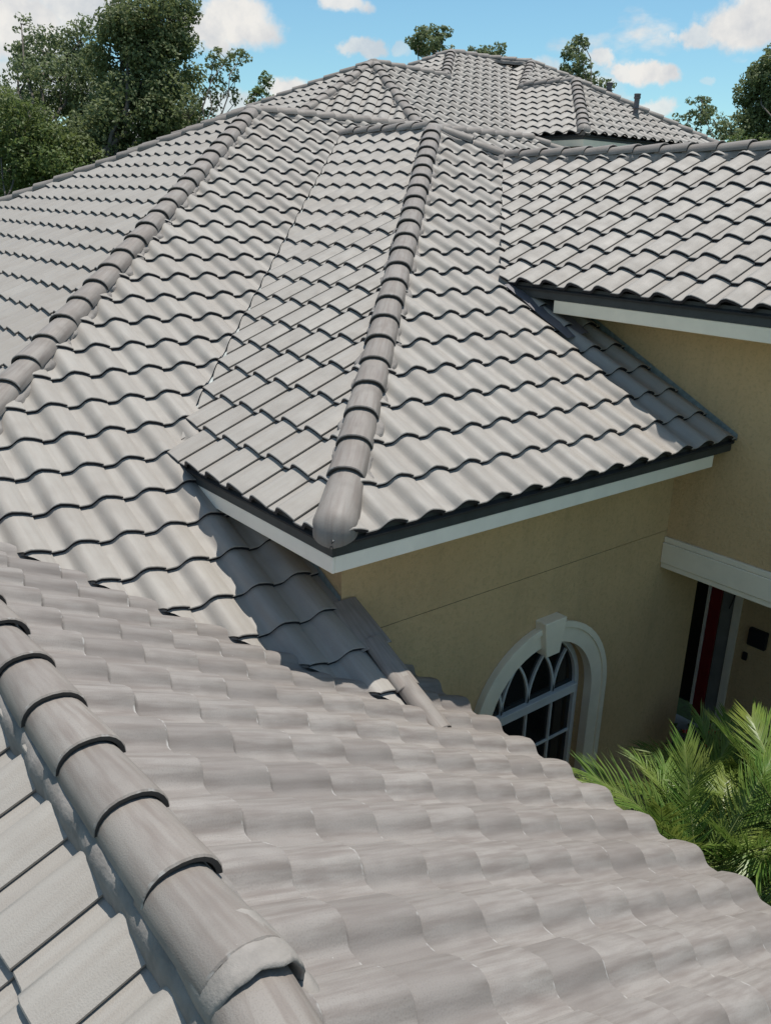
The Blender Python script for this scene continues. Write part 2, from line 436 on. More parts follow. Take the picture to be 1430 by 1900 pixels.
# near slope, right of the near ridge
FRp = [(uJ, vJ), (valF(5.06), 5.06), (valF(5.06) + .02, 5.075), (uw - .02, 5.075), (uw - .02, onF(vFe0, uw)), (.6, onF(vFe0, .6)), (.6, onF(vF0, .6))]
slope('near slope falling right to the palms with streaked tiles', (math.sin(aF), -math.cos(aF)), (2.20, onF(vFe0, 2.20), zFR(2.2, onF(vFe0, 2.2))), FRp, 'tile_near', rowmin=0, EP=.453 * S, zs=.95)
# bay roof
CLp = [(eu, ev), (uA, vA), (vA + 4.878, vA), (ev + 4.878, ev)]
slope('left slope of the bay roof', (0, 1), (eu + .12, ev, ez), CLp, rowmin=0)
vl = lambda v: v - .445
CRp = [(eu, ev), (eu, vw), (10.3, vw + .3), (vl(12.0) + .08, 12.0), (uRr + .08, vRr), (uA, vA)]
slope('front slope of the bay roof', (1, 0), (eu, 4.64 - .48, ez), CRp, rowmin=0)
COp = [(uA, vA), (vA + 4.878, vA), (vA + 4.878 - 4.3, vA + 4.3), (uRr - 1, vRr + 1.9), (uRr, vRr)]
slope('rear slope of the bay roof', (0, -1), (uA, vA + 4.95, zA - SL * 4.95), COp)
# right wing
Rp = [(vl(rv), rv), (uRr, vRr), (.2, vRr), (.2, rv)]
slope('slope of the right wing above the cream fascia', (0, 1), (5.653, rv, rz), Rp, rowmin=0)
slope('far slope of the right wing', (0, -1), (5, vRr + 4.95, zRr - SL * 4.95), [(uRr, vRr), (.2, vRr), (.2, vRr + 3.5), (uRr, vRr + 3.5)], tiles=False)
# upper roofs behind
pT = lambda u: SL * u + cT
uT, vT = 25.21, 19.6; zT = pT(uT)
uG, vG = 27.7, 25.3; zG = pT(uG)
gEnd = (24.95, 22.55)
G2 = (26.3, 28.3)
cX = 2.38 - SL * 22.15
vlX = lambda u: (pT(u) - cX) / SL
def hTF(u): return vT - (uT - u) * .414
uB = 19.0
slope('front slope of the upper roof behind the main ridge', (1, 0), (21.2, 20.06, pT(21.2)), [(uB, hTF(uB)), (uT, vT), gEnd, (uG, vG), (uG, vG + 1.9), (27.3, vlX(27.3)), (uB, vlX(uB))])
k45 = 1 / math.sqrt(2)
TFp = [(uT, vT), (uB, hTF(uB)), (uB - 1.0, hTF(uB) - 2.4), (uT - .414 * 6.4, vT - 6.4)]
slope('corner slope of the upper roof', (k45, k45), (uT - 3, vT - 3, zT - SL * 3 * math.sqrt(2)), TFp)
slope('left slope of the upper roof', (0, 1), (uT, vT - 4.95, zT - SL * 4.95), [(uT, vT), (uT - .414 * 6.4, vT - 6.4), (uT + 6.4, vT - 6.4)])
slope('rear slope of the upper roof', (-1, 0), (uT + 4.95, vT, zT - SL * 4.95), [(uT, vT), (uT + 5, vT - 5), (uT + 5, 24), gEnd], tiles=False)
slope('hip end of the highest roof', (0, 1), (uG, vG - 4.95, zG - SL * 4.95), [(uG, vG), gEnd, (uG + 1.2, gEnd[1] - 1.5), (uG + 5, vG - 5)])
slope('rear slope of the highest roof', (-1, 0), (uG + 4.95, vG, zG - SL * 4.95), [(uG, vG), (uG + 5, vG - 5), (uG + 5, vG + 6), (uG, vG + 1.9)], tiles=False)
pX = lambda v: SL * v + cX
XA = (21.80, 25.75); zXA = pX(25.75)
XH = (17.73, 21.54); zXe = pX(21.54)
slope('left slope of the far wing', (0, 1), (19.5, 21.54, zXe), [XH, XA, (24.07, 25.6), G2, (27.3, vlX(27.3)), (vlX and (pX(21.54) - cT) / SL, 21.54)], rowmin=0)
cXF = zXe - SL * XH[0]
XR = (17.73, 28.85)
slope('front slope of the far wing with the vent pipe', (1, 0), (17.73, 21.6, zXe), [XH, XA, XR], rowmin=0)
slope('rear slope of the far wing', (0, -1), (21, 25.75 + 4.95, zXA - SL * 4.95 - .7), [XA, XR, (21, 29.5), (24, 28.0), (24.07, 25.6)], tiles=False)
slope('slope behind the far wing', (1, 0), (24.2, 27, pX(28.3) - SL * (26.3 - 24.2)), [(24.07, 25.6), G2, (25.0, 29.6), (23.2, 27.2)])

# ---- place tiles: the 300 that show largest one by one, the rest as one part
TILES.sort(key=lambda t: -t[0])
TILE_MES = {}
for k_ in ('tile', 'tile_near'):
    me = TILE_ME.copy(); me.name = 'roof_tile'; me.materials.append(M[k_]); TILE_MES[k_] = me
rest_mats = ['tile', 'tile_near']
tmpl = [(v.co.copy()) for v in _t.verts]; _t.verts.index_update(); tf = [[v.index for v in f.verts] for f in _t.faces]; _tl = _t.loops.layers.uv['tile']; tuv = [[tuple(l[_tl].uv) for l in f.loops] for f in _t.faces]
rr = random.Random(5)
RV, RF, RUV, RRN, RMI = [], [], [], [], []
for idx, (sc, dk, T, bmc, mk) in enumerate(TILES):
    if idx < 300 and sc > 0:
        if bmc is None: me = TILE_MES[mk]
        else:
            me = bpy.data.meshes.new('roof_tile'); bmc.to_mesh(me); bmc.free(); me.materials.append(M[mk])
            me.shade_smooth(); me.set_sharp_from_angle(angle=R(38))
        o = bpy.data.objects.new('roof_tile', me); COL.objects.link(o); o.parent = dk; o.matrix_parent_inverse = HINV
        # the slope's own world matrix is the house offset undone: identity
        o.matrix_parent_inverse = Matrix.Identity(4); o.matrix_basis = T
    else:
        if bmc is None: cos, fcs, uvs = tmpl, tf, tuv
        else:
            bmc.verts.index_update(); cos = [v.co for v in bmc.verts]; fcs = [[v.index for v in f.verts] for f in bmc.faces]; ly = bmc.loops.layers.uv['tile']; uvs = [[tuple(l[ly].uv) for l in f.loops] for f in bmc.faces]
        b0 = len(RV); x = rr.random(); mi = rest_mats.index(mk)
        RV.extend([T @ c for c in cos])
        for f, q in zip(fcs, uvs):
            RF.append([b0 + i for i in f]); RRN.append(x); RMI.append(mi); RUV.extend(q)
me = bpy.data.meshes.new('roof_tiles'); me.from_pydata([tuple(v) for v in RV], [], RF)
uvl = me.uv_layers.new(name='tile'); uvl.data.foreach_set('uv', [c for uv in RUV for c in uv])
at = me.attributes.new('rnd', 'FLOAT', 'FACE'); at.data.foreach_set('value', RRN)
for k_ in rest_mats: me.materials.append(M[k_])
me.polygons.foreach_set('material_index', RMI); me.update()
me.shade_smooth(); me.set_sharp_from_angle(angle=R(38))
ro = hp(mkobj('roof_tiles', me)); ro['kind'] = 'stuff'
print('tiles', len(TILES))

# ---- hip and ridge caps on their mortar beds
CAPE = .355
def cap_mesh():
    bm = bmesh.new(); uvl = bm.loops.layers.uv.new('tile'); n = 12
    def ring(y, hw, h, dz, t=0):
        out = []
        for i in range(n + 1):
            a = math.pi * (1 - i / n); c, s_ = math.cos(a), math.sin(a)
            c = math.copysign(abs(c) ** .85, c)
            out.append(bm.verts.new((c * (hw - t), y, s_ * (h - t) + dz)))
        return out
    r = [ring(.0, .121, .098, .016), ring(.006, .125, .102, .018), ring(.2, .118, .096, .008), ring(CAPE + .06, .110, .088, -.004)]
    inn = ring(.004, .125, .102, .016, .021); inb = ring(.12, .125, .102, .012, .023)
    dark_faces = []
    for j in range(3):
        for i in range(n): bm.faces.new((r[j][i], r[j][i + 1], r[j + 1][i + 1], r[j + 1][i]))
    for i in range(n):
        dark_faces += [bm.faces.new((inn[i], inn[i + 1], r[0][i + 1], r[0][i])), bm.faces.new((inb[i], inb[i + 1], inn[i + 1], inn[i]))]
    bmesh.ops.recalc_face_normals(bm, faces=bm.faces[:])
    for f in bm.faces:
        for l in f.loops: l[uvl].uv = (math.atan2(l.vert.co.x, max(.01, l.vert.co.z)) * .12 + .2, l.vert.co.y)
    for f in dark_faces:
        for l in f.loops: l[uvl].uv = (0, -1)
    me = bpy.data.meshes.new('ridge_tile'); bm.to_mesh(me); bm.free(); me.materials.append(M['cap'])
    me.shade_smooth(); me.set_sharp_from_angle(angle=R(42))
    return me
CAP_ME = cap_mesh()
def frame(A, B):
    """y axis from B (nose end) up to A"""
    y = (A - B).normalized(); x = y.cross(Vector((0, 0, 1))).normalized(); z = x.cross(y)
    return Matrix((x, y, z)).transposed().to_4x4()
def cap_run(A, B, perp, lift=.012, first=0., mort=.14, label=None, wall=0., over=0., wav=.02, jit=1.):
    """caps from A to B (noses towards B); perp: fall of the roof per metre sideways, one value or (left, right)"""
    A = P(*A); B = P(*B); F = frame(A, B); Ln = (A - B).length
    F.translation = B
    if not isinstance(perp, tuple): perp = (perp, perp)
    bm = bmesh.new(); rn = random.Random(int(Ln * 1000))
    for sgn, pp in ((-1, perp[0]), (1, perp[1])):
        prev = None; n = max(4, int(Ln / .055))
        for i in range(n + 1):
            y = Ln * i / n; w = mort + wav * math.sin(y * 20.6 + rn.random() * jit) + rn.uniform(-.012, .014) * jit
            hz = lift + .0
            a = (sgn * .045, y, hz + .05)
            b = (sgn * (.103 + rn.uniform(-.004, .004)), y, hz + .004)
            c = (sgn * (w * .88), y, -pp * w + .062 + wall + rn.uniform(-.008, .008) * jit)
            d = (sgn * w, y, -pp * w + .045 + rn.uniform(-.008, .008)); e = (sgn * w, y, -pp * w - .02)
            cur = [bm.verts.new(F @ Vector(q)) for q in (a, b, c, d, e)]
            if prev:
                for q in range(4): bm.faces.new((prev[q], cur[q], cur[q + 1], prev[q + 1]))
            prev = cur
    bmesh.ops.recalc_face_normals(bm, faces=bm.faces[:])
    mb = hp(bmobj('mortar_bed', bm, M['mortar'], None, 180))
    if label: mb['label'] = label
    n = max(1, int(round((Ln + over) / CAPE))); st = (Ln + over) / n
    for i in range(n):
        o = bpy.data.objects.new('ridge_tile', CAP_ME); COL.objects.link(o); o.parent = mb
        o.matrix_basis = F @ Matrix.Translation((rn.uniform(-.004, .004), i * st + first, lift + rn.uniform(0, .003))) @ Matrix.Rotation(rn.gauss(0, R(.7)), 4, 'Z') @ Matrix.Rotation(rn.gauss(0, R(.5)), 4, 'Y')
    return F, Ln
HPf = SL * .7071
zl = lambda u: SL * u + cM
cap_run((uM - .1, vM - .1, zM - .05), (uJ - .02, vJ, zJ), HPf, label='main hip capped with dark-lipped barrel tiles')
cap_run((uM, vM, zM), (uM + 13.2, vM - 13.2, zM - SL * 13.2), HPf)
cap_run((uM, vM, zM), (uM, vMr, zM), SL, label='smooth ridge of the main roof')
cap_run((uM, vMr, zM), (uM - 5.3, vMr + 5.3, zM - SL * 5.3), HPf)
cap_run((uA - .05, vA - .05, zA), (eu + .62, ev + .62, ez + SL * .62), HPf, label='bay hip ending in a rounded nose at the corner')
cap_run((vA + 4.878 - .1, vA, zA), (uA, vA, zA), SL, lift=.03, wall=.02)
cap_run((uA - .1, vA + .1, zA), (uRr + .05, vRr - .05, zRr + .03), HPf)
cap_run((uRr, vRr, zRr), (.4, vRr, zRr), SL, lift=.03, wall=.02, label='ridge of the right wing above a tall mortar bed')
cap_run((uJ, vJ, zJ), (2.318, onF(vF0, 2.318), zJ), SL, lift=.03, wall=.035, mort=.145, wav=.004, jit=.45, label='near ridge with large weathered cap tiles')
# upper roofs
cap_run((uT, vT, zT), (uB + .3, hTF(uB + .3), pT(uB + .3)), SL * .38)
cap_run((uT, vT, zT), (uT - .414 * 6.0, vT - 6.0, zT - SL * 6.0), SL * .38)
cap_run((uT, vT, zT), (uT + 6, vT - 6, zT - SL * 6), HPf)
cap_run((uT, vT, zT), (gEnd[0], gEnd[1], pT(gEnd[0])), SL)
cap_run((uG, vG, zG), (gEnd[0], gEnd[1], pT(gEnd[0])), HPf)
cap_run((uG, vG, zG), (uG, vG + 1.9, zG), SL)
cap_run((uG, vG, zG), (uG + 4.5, vG - 4.5, zG - SL * 4.5), HPf)
cap_run((uG, vG + 1.9, zG), (G2[0], G2[1], pX(G2[1])), HPf)
cap_run((G2[0], G2[1], pX(G2[1])), (24.07, 25.6, zXA), HPf)
cap_run((G2[0], G2[1], pX(G2[1])), (24.6, 30.0, pX(28.3) - SL * 1.7), HPf)
cap_run((24.07, 25.6, zXA), (XA[0], XA[1], zXA), SL)
cap_run((XA[0], XA[1], zXA), (XH[0] + .3, XH[1] + .3, zXe + .15), HPf)
cap_run((XA[0], XA[1], zXA), (XR[0] + .1, XR[1] - .1, zXe + .05), SL * .65)

# junction blobs of mortar and rounded hip ends
def blob(name, c, rad, sq=(1, 1, 1), mat='mortar', F=None, seed=0, amp=.12, sub=3):
    bm = bmesh.new(); bmesh.ops.create_icosphere(bm, subdivisions=sub, radius=1)
    for v in bm.verts:
        k = 1 + amp * noise.noise(v.co * 1.7 + Vector((seed, 0, 0))) + amp * .3 * noise.noise(v.co * 6)
        v.co = Vector((v.co.x * rad * sq[0], v.co.y * rad * sq[1], v.co.z * rad * sq[2])) * k
    Mx = (F.copy() if F else Matrix.Identity(4)); Mx.translation = c
    bm.transform(Mx)
    return hp(bmobj(name, bm, M[mat], None, 180))
blob('mortar_joint', P(uM, vM, zM) + Vector((0, 0, .02)), .15, (1, 1, .62), 'cap', seed=1)
blob('mortar_joint', P(uRr, vRr, zRr) + Vector((0, 0, .0)), .16, (1.2, 1.2, .6), seed=2)
blob('mortar_joint', P(uT, vT, zT) + Vector((0, 0, .02)), .15, (1, 1, .65), 'cap', seed=3)
blob('mortar_joint', P(gEnd[0], gEnd[1], pT(gEnd[0])), .15, (1, 1, .7), seed=4)
blob('mortar_joint', P(24.07, 25.6, zXA), .14, (1, 1, .75), seed=5)
blob('mortar_joint', P(XA[0], XA[1], zXA), .14, (1, 1, .7), 'cap', seed=6)
blob('mortar_joint', P(uG, vG, zG), .14, (1, 1, .7), 'cap', seed=7)
blob('mortar_joint', P(uA, vA, zA + .03), .15, (1, 1, .65), 'cap', seed=8)
blob('mortar_joint', P(uB + .3, hTF(uB + .3), pT(uB + .3)), .12, (1, 1, .7), seed=9)
def hip_end(A, B):
    """rounded cap closing a hip at the eave, with a pointed chin"""
    A = P(*A); B = P(*B); F = frame(A, B); F.translation = B
    bm = bmesh.new(); uvl = bm.loops.layers.uv.new('tile'); Ln = (A - B).length + .04; n = 14
    rows = []
    for y, k, dz in ((Ln, .86, .0), (.18, .96, .004), (.10, 1.0, .004), (.06, .97, .0), (.03, .90, -.006), (.0, .77, -.016), (-.025, .6, -.03), (-.042, .4, -.044), (-.05, .18, -.056)):
        rows.append([bm.verts.new(F @ Vector((math.cos(math.pi * (1 - i / n)) * .134 * k, y, math.sin(math.pi * i / n) * .114 * k + dz - (.055 * k * k if i in (0, n) else 0)))) for i in range(n + 1)])
    for j in range(len(rows) - 1):
        for i in range(n): bm.faces.new((rows[j][i], rows[j][i + 1], rows[j + 1][i + 1], rows[j + 1][i]))
    tip = bm.verts.new(F @ Vector((0, -.052, -.066)))
    for i in range(n): bm.faces.new((rows[-1][i], rows[-1][i + 1], tip))
    bmesh.ops.recalc_face_normals(bm, faces=bm.faces[:])
    for f in bm.faces:
        for l in f.loops: q = F.inverted() @ l.vert.co; l[uvl].uv = (q.x, q.y + .1)
    o = hp(bmobj('hip_end_tile', bm, M['cap'], None, 60)); return o
hip_end((eu + .66, ev + .66, ez + SL * .66), (eu + .05, ev + .05, ez + SL * .05 + .045))
hip_end((XH[0] + .5, XH[1] + .5, zXe + SL * .5), (XH[0] + .12, XH[1] + .12, zXe + .06))
hip_end((XR[0] + .5, XR[1] - .4, zXe + SL * .5), (XR[0] + .06, XR[1] - .06, zXe + .03))
# near ridge: collar of mortar where it turns, and the cap that runs on below it
Fn = frame(P(9, onF(vF0, 9), zJ), P(2.318, onF(vF0, 2.318), zJ))
def collar():
    c0 = P(2.27, onF(vF0, 2.27), zJ) + Vector((0, 0, .026))
    bm = bmesh.new(); n = 22
    F = Fn.copy(); F.translation = c0; rings = []
    for y, k in ((.15, .955), (.09, .985), (.04, 1.015), (-.01, 1.03), (-.04, 1.015), (-.055, .97), (-.05, .9), (-.02, .82), (.03, .76)):
        rg = []
        for i in range(n + 1):
            a = math.pi * (1.06 - 1.12 * i / n); w = 1 + .035 * noise.noise(Vector((i * .5, y * 30, 3))) + .012 * noise.noise(Vector((i * 2.1, y * 90, 1)))
            rg.append(bm.verts.new(F @ Vector((math.cos(a) * .13 * k * w, y + .012 * noise.noise(Vector((i * .4, 7, y * 9))) - .02 * math.sin(math.pi * i / n) ** 2 + .02, math.sin(a) * .112 * k * w + .008))))
        rings.append(rg)
    for j in range(len(rings) - 1):
        for i in range(n): bm.faces.new((rings[j][i], rings[j][i + 1], rings[j + 1][i + 1], rings[j + 1][i]))
    bmesh.ops.recalc_face_normals(bm, faces=bm.faces[:])
    o = hp(bmobj('mortar_collar', bm, M['collar'], None, 180)); o['label'] = 'thick smeared mortar collar on the near ridge'
M['collar'] = plain('smeared_mortar', (.26, .238, .216), .75, .25, .18, 12, 60, .5, bd=.006)
collar()
cap_run((2.36, onF(vF0, 2.36), zJ), (1.2, onF(vF0, 1.2) - .16, zJ - .13), SL, lift=.03, wall=.02)
blob('mortar_joint', P(2.26, onF(vF0, 2.26) + .19, zJ - .075), .075, (.7, 1.6, .8), 'collar', seed=12, amp=.05)

# ---- fascias, drip edges, soffits
def bar(name, A, B, out, h, t, mat, zoff=0., bevel=.004, trim0=0., trim1=0.):
    """board from A to B (its lower outer edge), h high, t thick behind"""
    y = (B - A).normalized(); o = Vector(out).normalized()
    Mx = Matrix((y, -o, Vector((0, 0, 1)))).transposed().to_4x4(); Mx.translation = A
    bm = bmesh.new(); box(bm, (trim0, 0, zoff), ((B - A).length - trim1, t, zoff + h), Mx)
    if bevel: bmesh.ops.bevel(bm, geom=bm.edges[:], offset=bevel, segments=1, affect='EDGES')
    bmesh.ops.recalc_face_normals(bm, faces=bm.faces[:])
    return hp(bmobj(name, bm, M[mat]))
zb = -3.23; hf = .107; uc, vc = 6.0, 4.3106
LEFT, FRONT = (-1, 0, 0), (0, -1, 0)        # world outward for -v and -u
def drip(A, B, out, h):
    bar('drip_edge', A, B, out, h, .03, 'drip', bevel=.002)
# bay: left board, front board
bar('fascia', P(uc, vc, zb), P(ev + 4.878 - .15, vc, zb), LEFT, hf, .02, 'white', trim0=.0)
bar('fascia', P(uc, vc, zb) + Vector((.0205, 0, 0)), P(uc, 10.62, zb), FRONT, hf, .02, 'white')
bar('drip_edge', P(uc, vc, zb) + Vector((-.006, -.006, hf + .001)), P(ev + 4.878 + .1, vc, zb) + Vector((-.006, 0, hf + .001)), LEFT, .083, .02, 'drip', bevel=.002)
bar('drip_edge', P(uc, vc, zb) + Vector((.015, -.006, hf + .001)), P(uc, vw, zb) + Vector((0, -.006, hf + .001)), FRONT, .083, .02, 'drip', bevel=.002)
# right wing
zR = -1.2512; vR = 10.1431; hR = .117
bar('fascia', P(8.62, vR, zR) - Vector((0, 0, hR)), P(.2, vR, zR) - Vector((0, 0, hR)), LEFT, hR, .02, 'trim')
bar('drip_edge', P(9.6, vR, zR) + Vector((-.006, 0, .001)), P(.2, vR, zR) + Vector((-.006, 0, .001)), LEFT, .085, .02, 'drip', bevel=.002)
# bird-stop closures under the barrels: a dark upright strip right behind the tile noses
bar('eave_closure', P(eu, ev, ez) + Vector((.035, .035, -.02)), P(eu, vw, ez) + Vector((0, .035, -.02)), FRONT, .05, .01, 'drip', bevel=0)
bar('eave_closure', P(eu, ev, ez) + Vector((.035, .05, -.02)), P(ev + 4.878, ev, ez) + Vector((.035, 0, -.02)), LEFT, .05, .01, 'drip', bevel=0)
bar('eave_closure', P(9.6, rv, rz) + Vector((.035, 0, -.02)), P(.2, rv, rz) + Vector((.035, 0, -.02)), LEFT, .05, .01, 'drip', bevel=0)
# far wing
bar('fascia', P(XH[0], XH[1], zXe) + Vector((.05, .05, -.20)), P(17.73, 28.7, zXe) + Vector((0, .05, -.20)), FRONT, .12, .02, 'trim')
bar('drip_edge', P(XH[0], XH[1], zXe) + Vector((.045, .045, -.079)), P(17.73, 28.75, zXe) + Vector((0, .045, -.079)), FRONT, .085, .02, 'drip', bevel=.002)
bar('fascia', P(XH[0], XH[1], zXe) + Vector((.05, .071, -.20)), P(21.0, XH[1], zXe) + Vector((.05, 0, -.20)), LEFT, .12, .02, 'trim')
bar('drip_edge', P(XH[0], XH[1], zXe) + Vector((.045, .066, -.079)), P(21.0, XH[1], zXe) + Vector((.045, 0, -.079)), LEFT, .085, .02, 'drip', bevel=.002)
# near slope eave board (seen from the side)
zFe = zFR(3, onF(vFe0, 3))
bar('fascia', P(.6, onF(vFe0, .6) - .06, zFe) - Vector((0, 0, .17)), P(uw, onF(vFe0, uw) - .06, zFe) - Vector((0, 0, .17)), (1, 0, 0), .13, .02, 'white')
# soffits
def sheet(name, pts, mat, t=.01):
    vs = [Vector(p) for p in pts] + [Vector(p) + Vector((0, 0, t)) for p in pts]; k = len(pts)
    return hp(pyobj(name, vs, [tuple(range(k))[::-1], tuple(range(k, 2 * k))] + [(i, (i + 1) % k, (i + 1) % k + k, i + k) for i in range(k)], M[mat]))
zs = zb + .02
sheet('soffit', [P(uc + .035, vc + .035, zs), P(uc + .035, 10.6, zs), P(uw + .05, vw - .01, zs), P(uw + .05, vc + .035, zs)], 'trim')
sheet('soffit', [P(uw + .055, vc + .035, zs), P(uw + .055, vwl + .05, zs), P(9.1, vwl + .05, zs), P(9.1, vc + .035, zs)], 'trim')
zsr = zR - hR / S + .02
sheet('soffit', [P(.2, vR + .035, zsr), P(.2, vw + .05, zsr), P(9.0, vw + .05, zsr), P(8.6, vR + .035, zsr)], 'trim')

# ---- walls
def wallbox(name, u0, u1, v0, v1, z0, z1, mat='stucco'):
    a, b = P(u0, v0, z0), P(u1, v1, z1)
    return hp(boxobj(name, (min(a.x, b.x), min(a.y, b.y), min(a.z, b.z)), (max(a.x, b.x), max(a.y, b.y), max(a.z, b.z)), M[mat], None, 0))
Z0 = -CZ / S
# bay front wall with the arched opening (x = v, outer face at y = uw)
YW = uw * S; TK = .24
wcx, wsp, wr = 5.345, CZ - 4.2, .69           # window centre, spring line, inner radius
sill = CZ - 5.35
def bay_wall():
    bm = bmesh.new(); n = 24
    xl, xr = vwl * S, 7.62
    zt_ = P(0, 0, zs + .02).z
    zup = P(0, 0, -2.86).z
    zj = CZ - 2.8403                              # a fine control joint runs across here
    def quad(pts, y): bm.faces.new([bm.verts.new((x, y, z)) for x, z in pts])
    arch = [(wcx - wr, sill), (wcx - wr, wsp)] + [(wcx - wr * math.cos(math.pi * i / n), wsp + wr * math.sin(math.pi * i / n)) for i in range(1, n)] + [(wcx + wr, wsp), (wcx + wr, sill)]
    for z0, z1 in ((0, zj - .003), (zj + .003, zt_)):
        pass
    # field above and below the joint
    quad([(xl, 0), (wcx - wr, 0), (wcx - wr, zj - .003), (xl, zj - .003)], YW)
    quad([(wcx + wr, 0), (xr, 0), (xr, zj - .003), (wcx + wr, zj - .003)], YW)
    quad([(wcx - wr, 0), (wcx + wr, 0), (wcx + wr, sill), (wcx - wr, sill)], YW)
    for i in range(1, len(arch) - 2):
        (xa, za), (xb, zb_) = arch[i], arch[i + 1]
        quad([(xa, za), (xb, zb_), (xb, zj - .003), (xa, zj - .003)], YW)
    quad([(xl, zj + .003), (xr, zj + .003), (xr, zup), (xl, zup)], YW)
    # joint groove
    quad([(xl, zj - .003), (xr, zj - .003), (xr, zj + .003), (xl, zj + .003)], YW + .006)
    # reveal
    for i in range(len(arch) - 1):
        (xa, za), (xb, zb_) = arch[i], arch[i + 1]
        bm.faces.new([bm.verts.new(q) for q in ((xa, YW, za), (xa, YW + TK, za), (xb, YW + TK, zb_), (xb, YW, zb_))])
    bmesh.ops.remove_doubles(bm, verts=bm.verts[:], dist=.0005)
    # thickness: back sheet and left return
    bm.faces.new([bm.verts.new(q) for q in ((xl, YW, 0), (xl, YW, zup), (xl, YW + 4.0, zup), (xl, YW + 4.0, 0))])
    o = hp(bmobj('wall', bm, M['stucco'])); o['label'] = 'tan bay wall with the arched window'
bay_wall()
wallbox('wall', 1.0, uw, vw, vw + .3, CZ * 0 - 2.9 / S, -1.36)                      # upper wall of the right wing, over the porch
wallbox('wall', uw, uw + 4.6, vw + .002, vw + .3, -2.9 / S, -1.36)                  # upper wall beyond the bay corner
wallbox('wall', .8, 1.0, vw, 14.3, Z0, -1.36)
# far wing walls
wallbox('wall', 18.4, 24, 22.3, 28.0, -1.5, zXe - .29, 'far_wall') if 'far_wall' in M else None
M['far_wall'] = plain('brown_stucco', (.5, .37, .21), .9, .15)
wallbox('wall', 18.35, 24, 22.2, 28.0, -1.5, zXe - .28, 'far_wall')
# near wing wall below its eave
wallbox('wall', .6, uw - .05, 5.2, 5.35, Z0, -5.45)
# beam over the porch
def beam():
    b = hp(boxobj('porch_beam', (6.952, 1.0 * S, CZ - 3.158), (7.30, YW - .002, CZ - 2.955), M['trim'], None, .006)); b['label'] = 'cream porch beam with a stepped lower edge'
    for lo, hi in (((6.966, 1.0 * S, CZ - 3.214), (7.29, YW - .002, CZ - 3.160)), ((6.966, 1.0 * S, CZ - 2.953), (6.9955, YW - .002, CZ - 2.90))):
        boxobj('moulding', lo, hi, M['trim'], b, .006)
beam()

# ---- arched window
def arc_band(r0, r1, z_bot, y0, y1, n=28, cx=wcx, cz=wsp):
    """U-shaped arched band between radii r0 and r1"""
    bm = bmesh.new()
    def path(r): return [(cx - r, z_bot)] + [(cx - r * math.cos(math.pi * i / n), cz + r * math.sin(math.pi * i / n)) for i in range(n + 1)] + [(cx + r, z_bot)]
    pa, pb = path(r0), path(r1); rings = []
    for (xa, za), (xb, zb_) in zip(pa, pb):
        rings.append([bm.verts.new(q) for q in ((xa, y0, za), (xb, y0, zb_), (xb, y1, zb_), (xa, y1, za))])
    for i in range(len(rings) - 1):
        for k in range(4): bm.faces.new((rings[i][k], rings[i][(k + 1) % 4], rings[i + 1][(k + 1) % 4], rings[i + 1][k]))
    for rg in (rings[0], rings[-1]): bm.faces.new(rg)
    bmesh.ops.recalc_face_normals(bm, faces=bm.faces[:])
    return bm
YG = YW + .135
win = hp(bmobj('window_surround', arc_band(wr - .012, wr + .17, sill, YW - .055, YW + .03), M['trim'], None, 40)); win['label'] = 'cream arched surround with a keystone round the window'
o = bmobj('moulding', arc_band(wr + .13, wr + .185, sill, YW - .075, YW - .05), M['trim'], win, 40)
bm = bmesh.new()
ky = [(wcx - .083, CZ - 3.60), (wcx + .083, CZ - 3.60), (wcx + .137, CZ - 3.27), (wcx - .137, CZ - 3.27)]
fr_ = [bm.verts.new((x, YW - .115, z)) for x, z in ky]; bk_ = [bm.verts.new((x, YW + .01, z)) for x, z in ky]
bm.faces.new(fr_); bm.faces.new(bk_[::-1])
for i in range(4): bm.faces.new((fr_[i], bk_[i], bk_[(i + 1) % 4], fr_[(i + 1) % 4]))
bmesh.ops.recalc_face_normals(bm, faces=bm.faces[:]); bmesh.ops.bevel(bm, geom=bm.edges[:], offset=.006, segments=1, affect='EDGES')
bmobj('keystone', bm, M['trim'], win)
wf = hp(bmobj('window', arc_band(wr - .05, wr - .001, sill, YG - .03, YG + .03), M['frame'], None, 40)); wf['label'] = 'arched window with curved glazing bars and dark panes'
boxobj('transom', (wcx - wr + .04, YG - .045, CZ - 4.285), (wcx + wr - .04, YG + .03, CZ - 4.19), M['frame'], wf, .006)
boxobj('transom_bead', (wcx - wr + .04, YG - .055, CZ - 4.20), (wcx + wr - .04, YG - .046, CZ - 4.185), M['frame'], wf, .003)
mull = [wcx - .335, wcx + .005, wcx + .345]
for x in mull: boxobj('glazing_bar', (x - .011, YG - .018, sill), (x + .011, YG + .012, CZ - 4.286), M['frame'], wf, .003)
for z in (CZ - 4.715, CZ - 5.14): boxobj('glazing_bar', (wcx - wr + .05, YG - .014, z - .011), (wcx + wr - .05, YG + .010, z + .011), M['frame'], wf, .003)
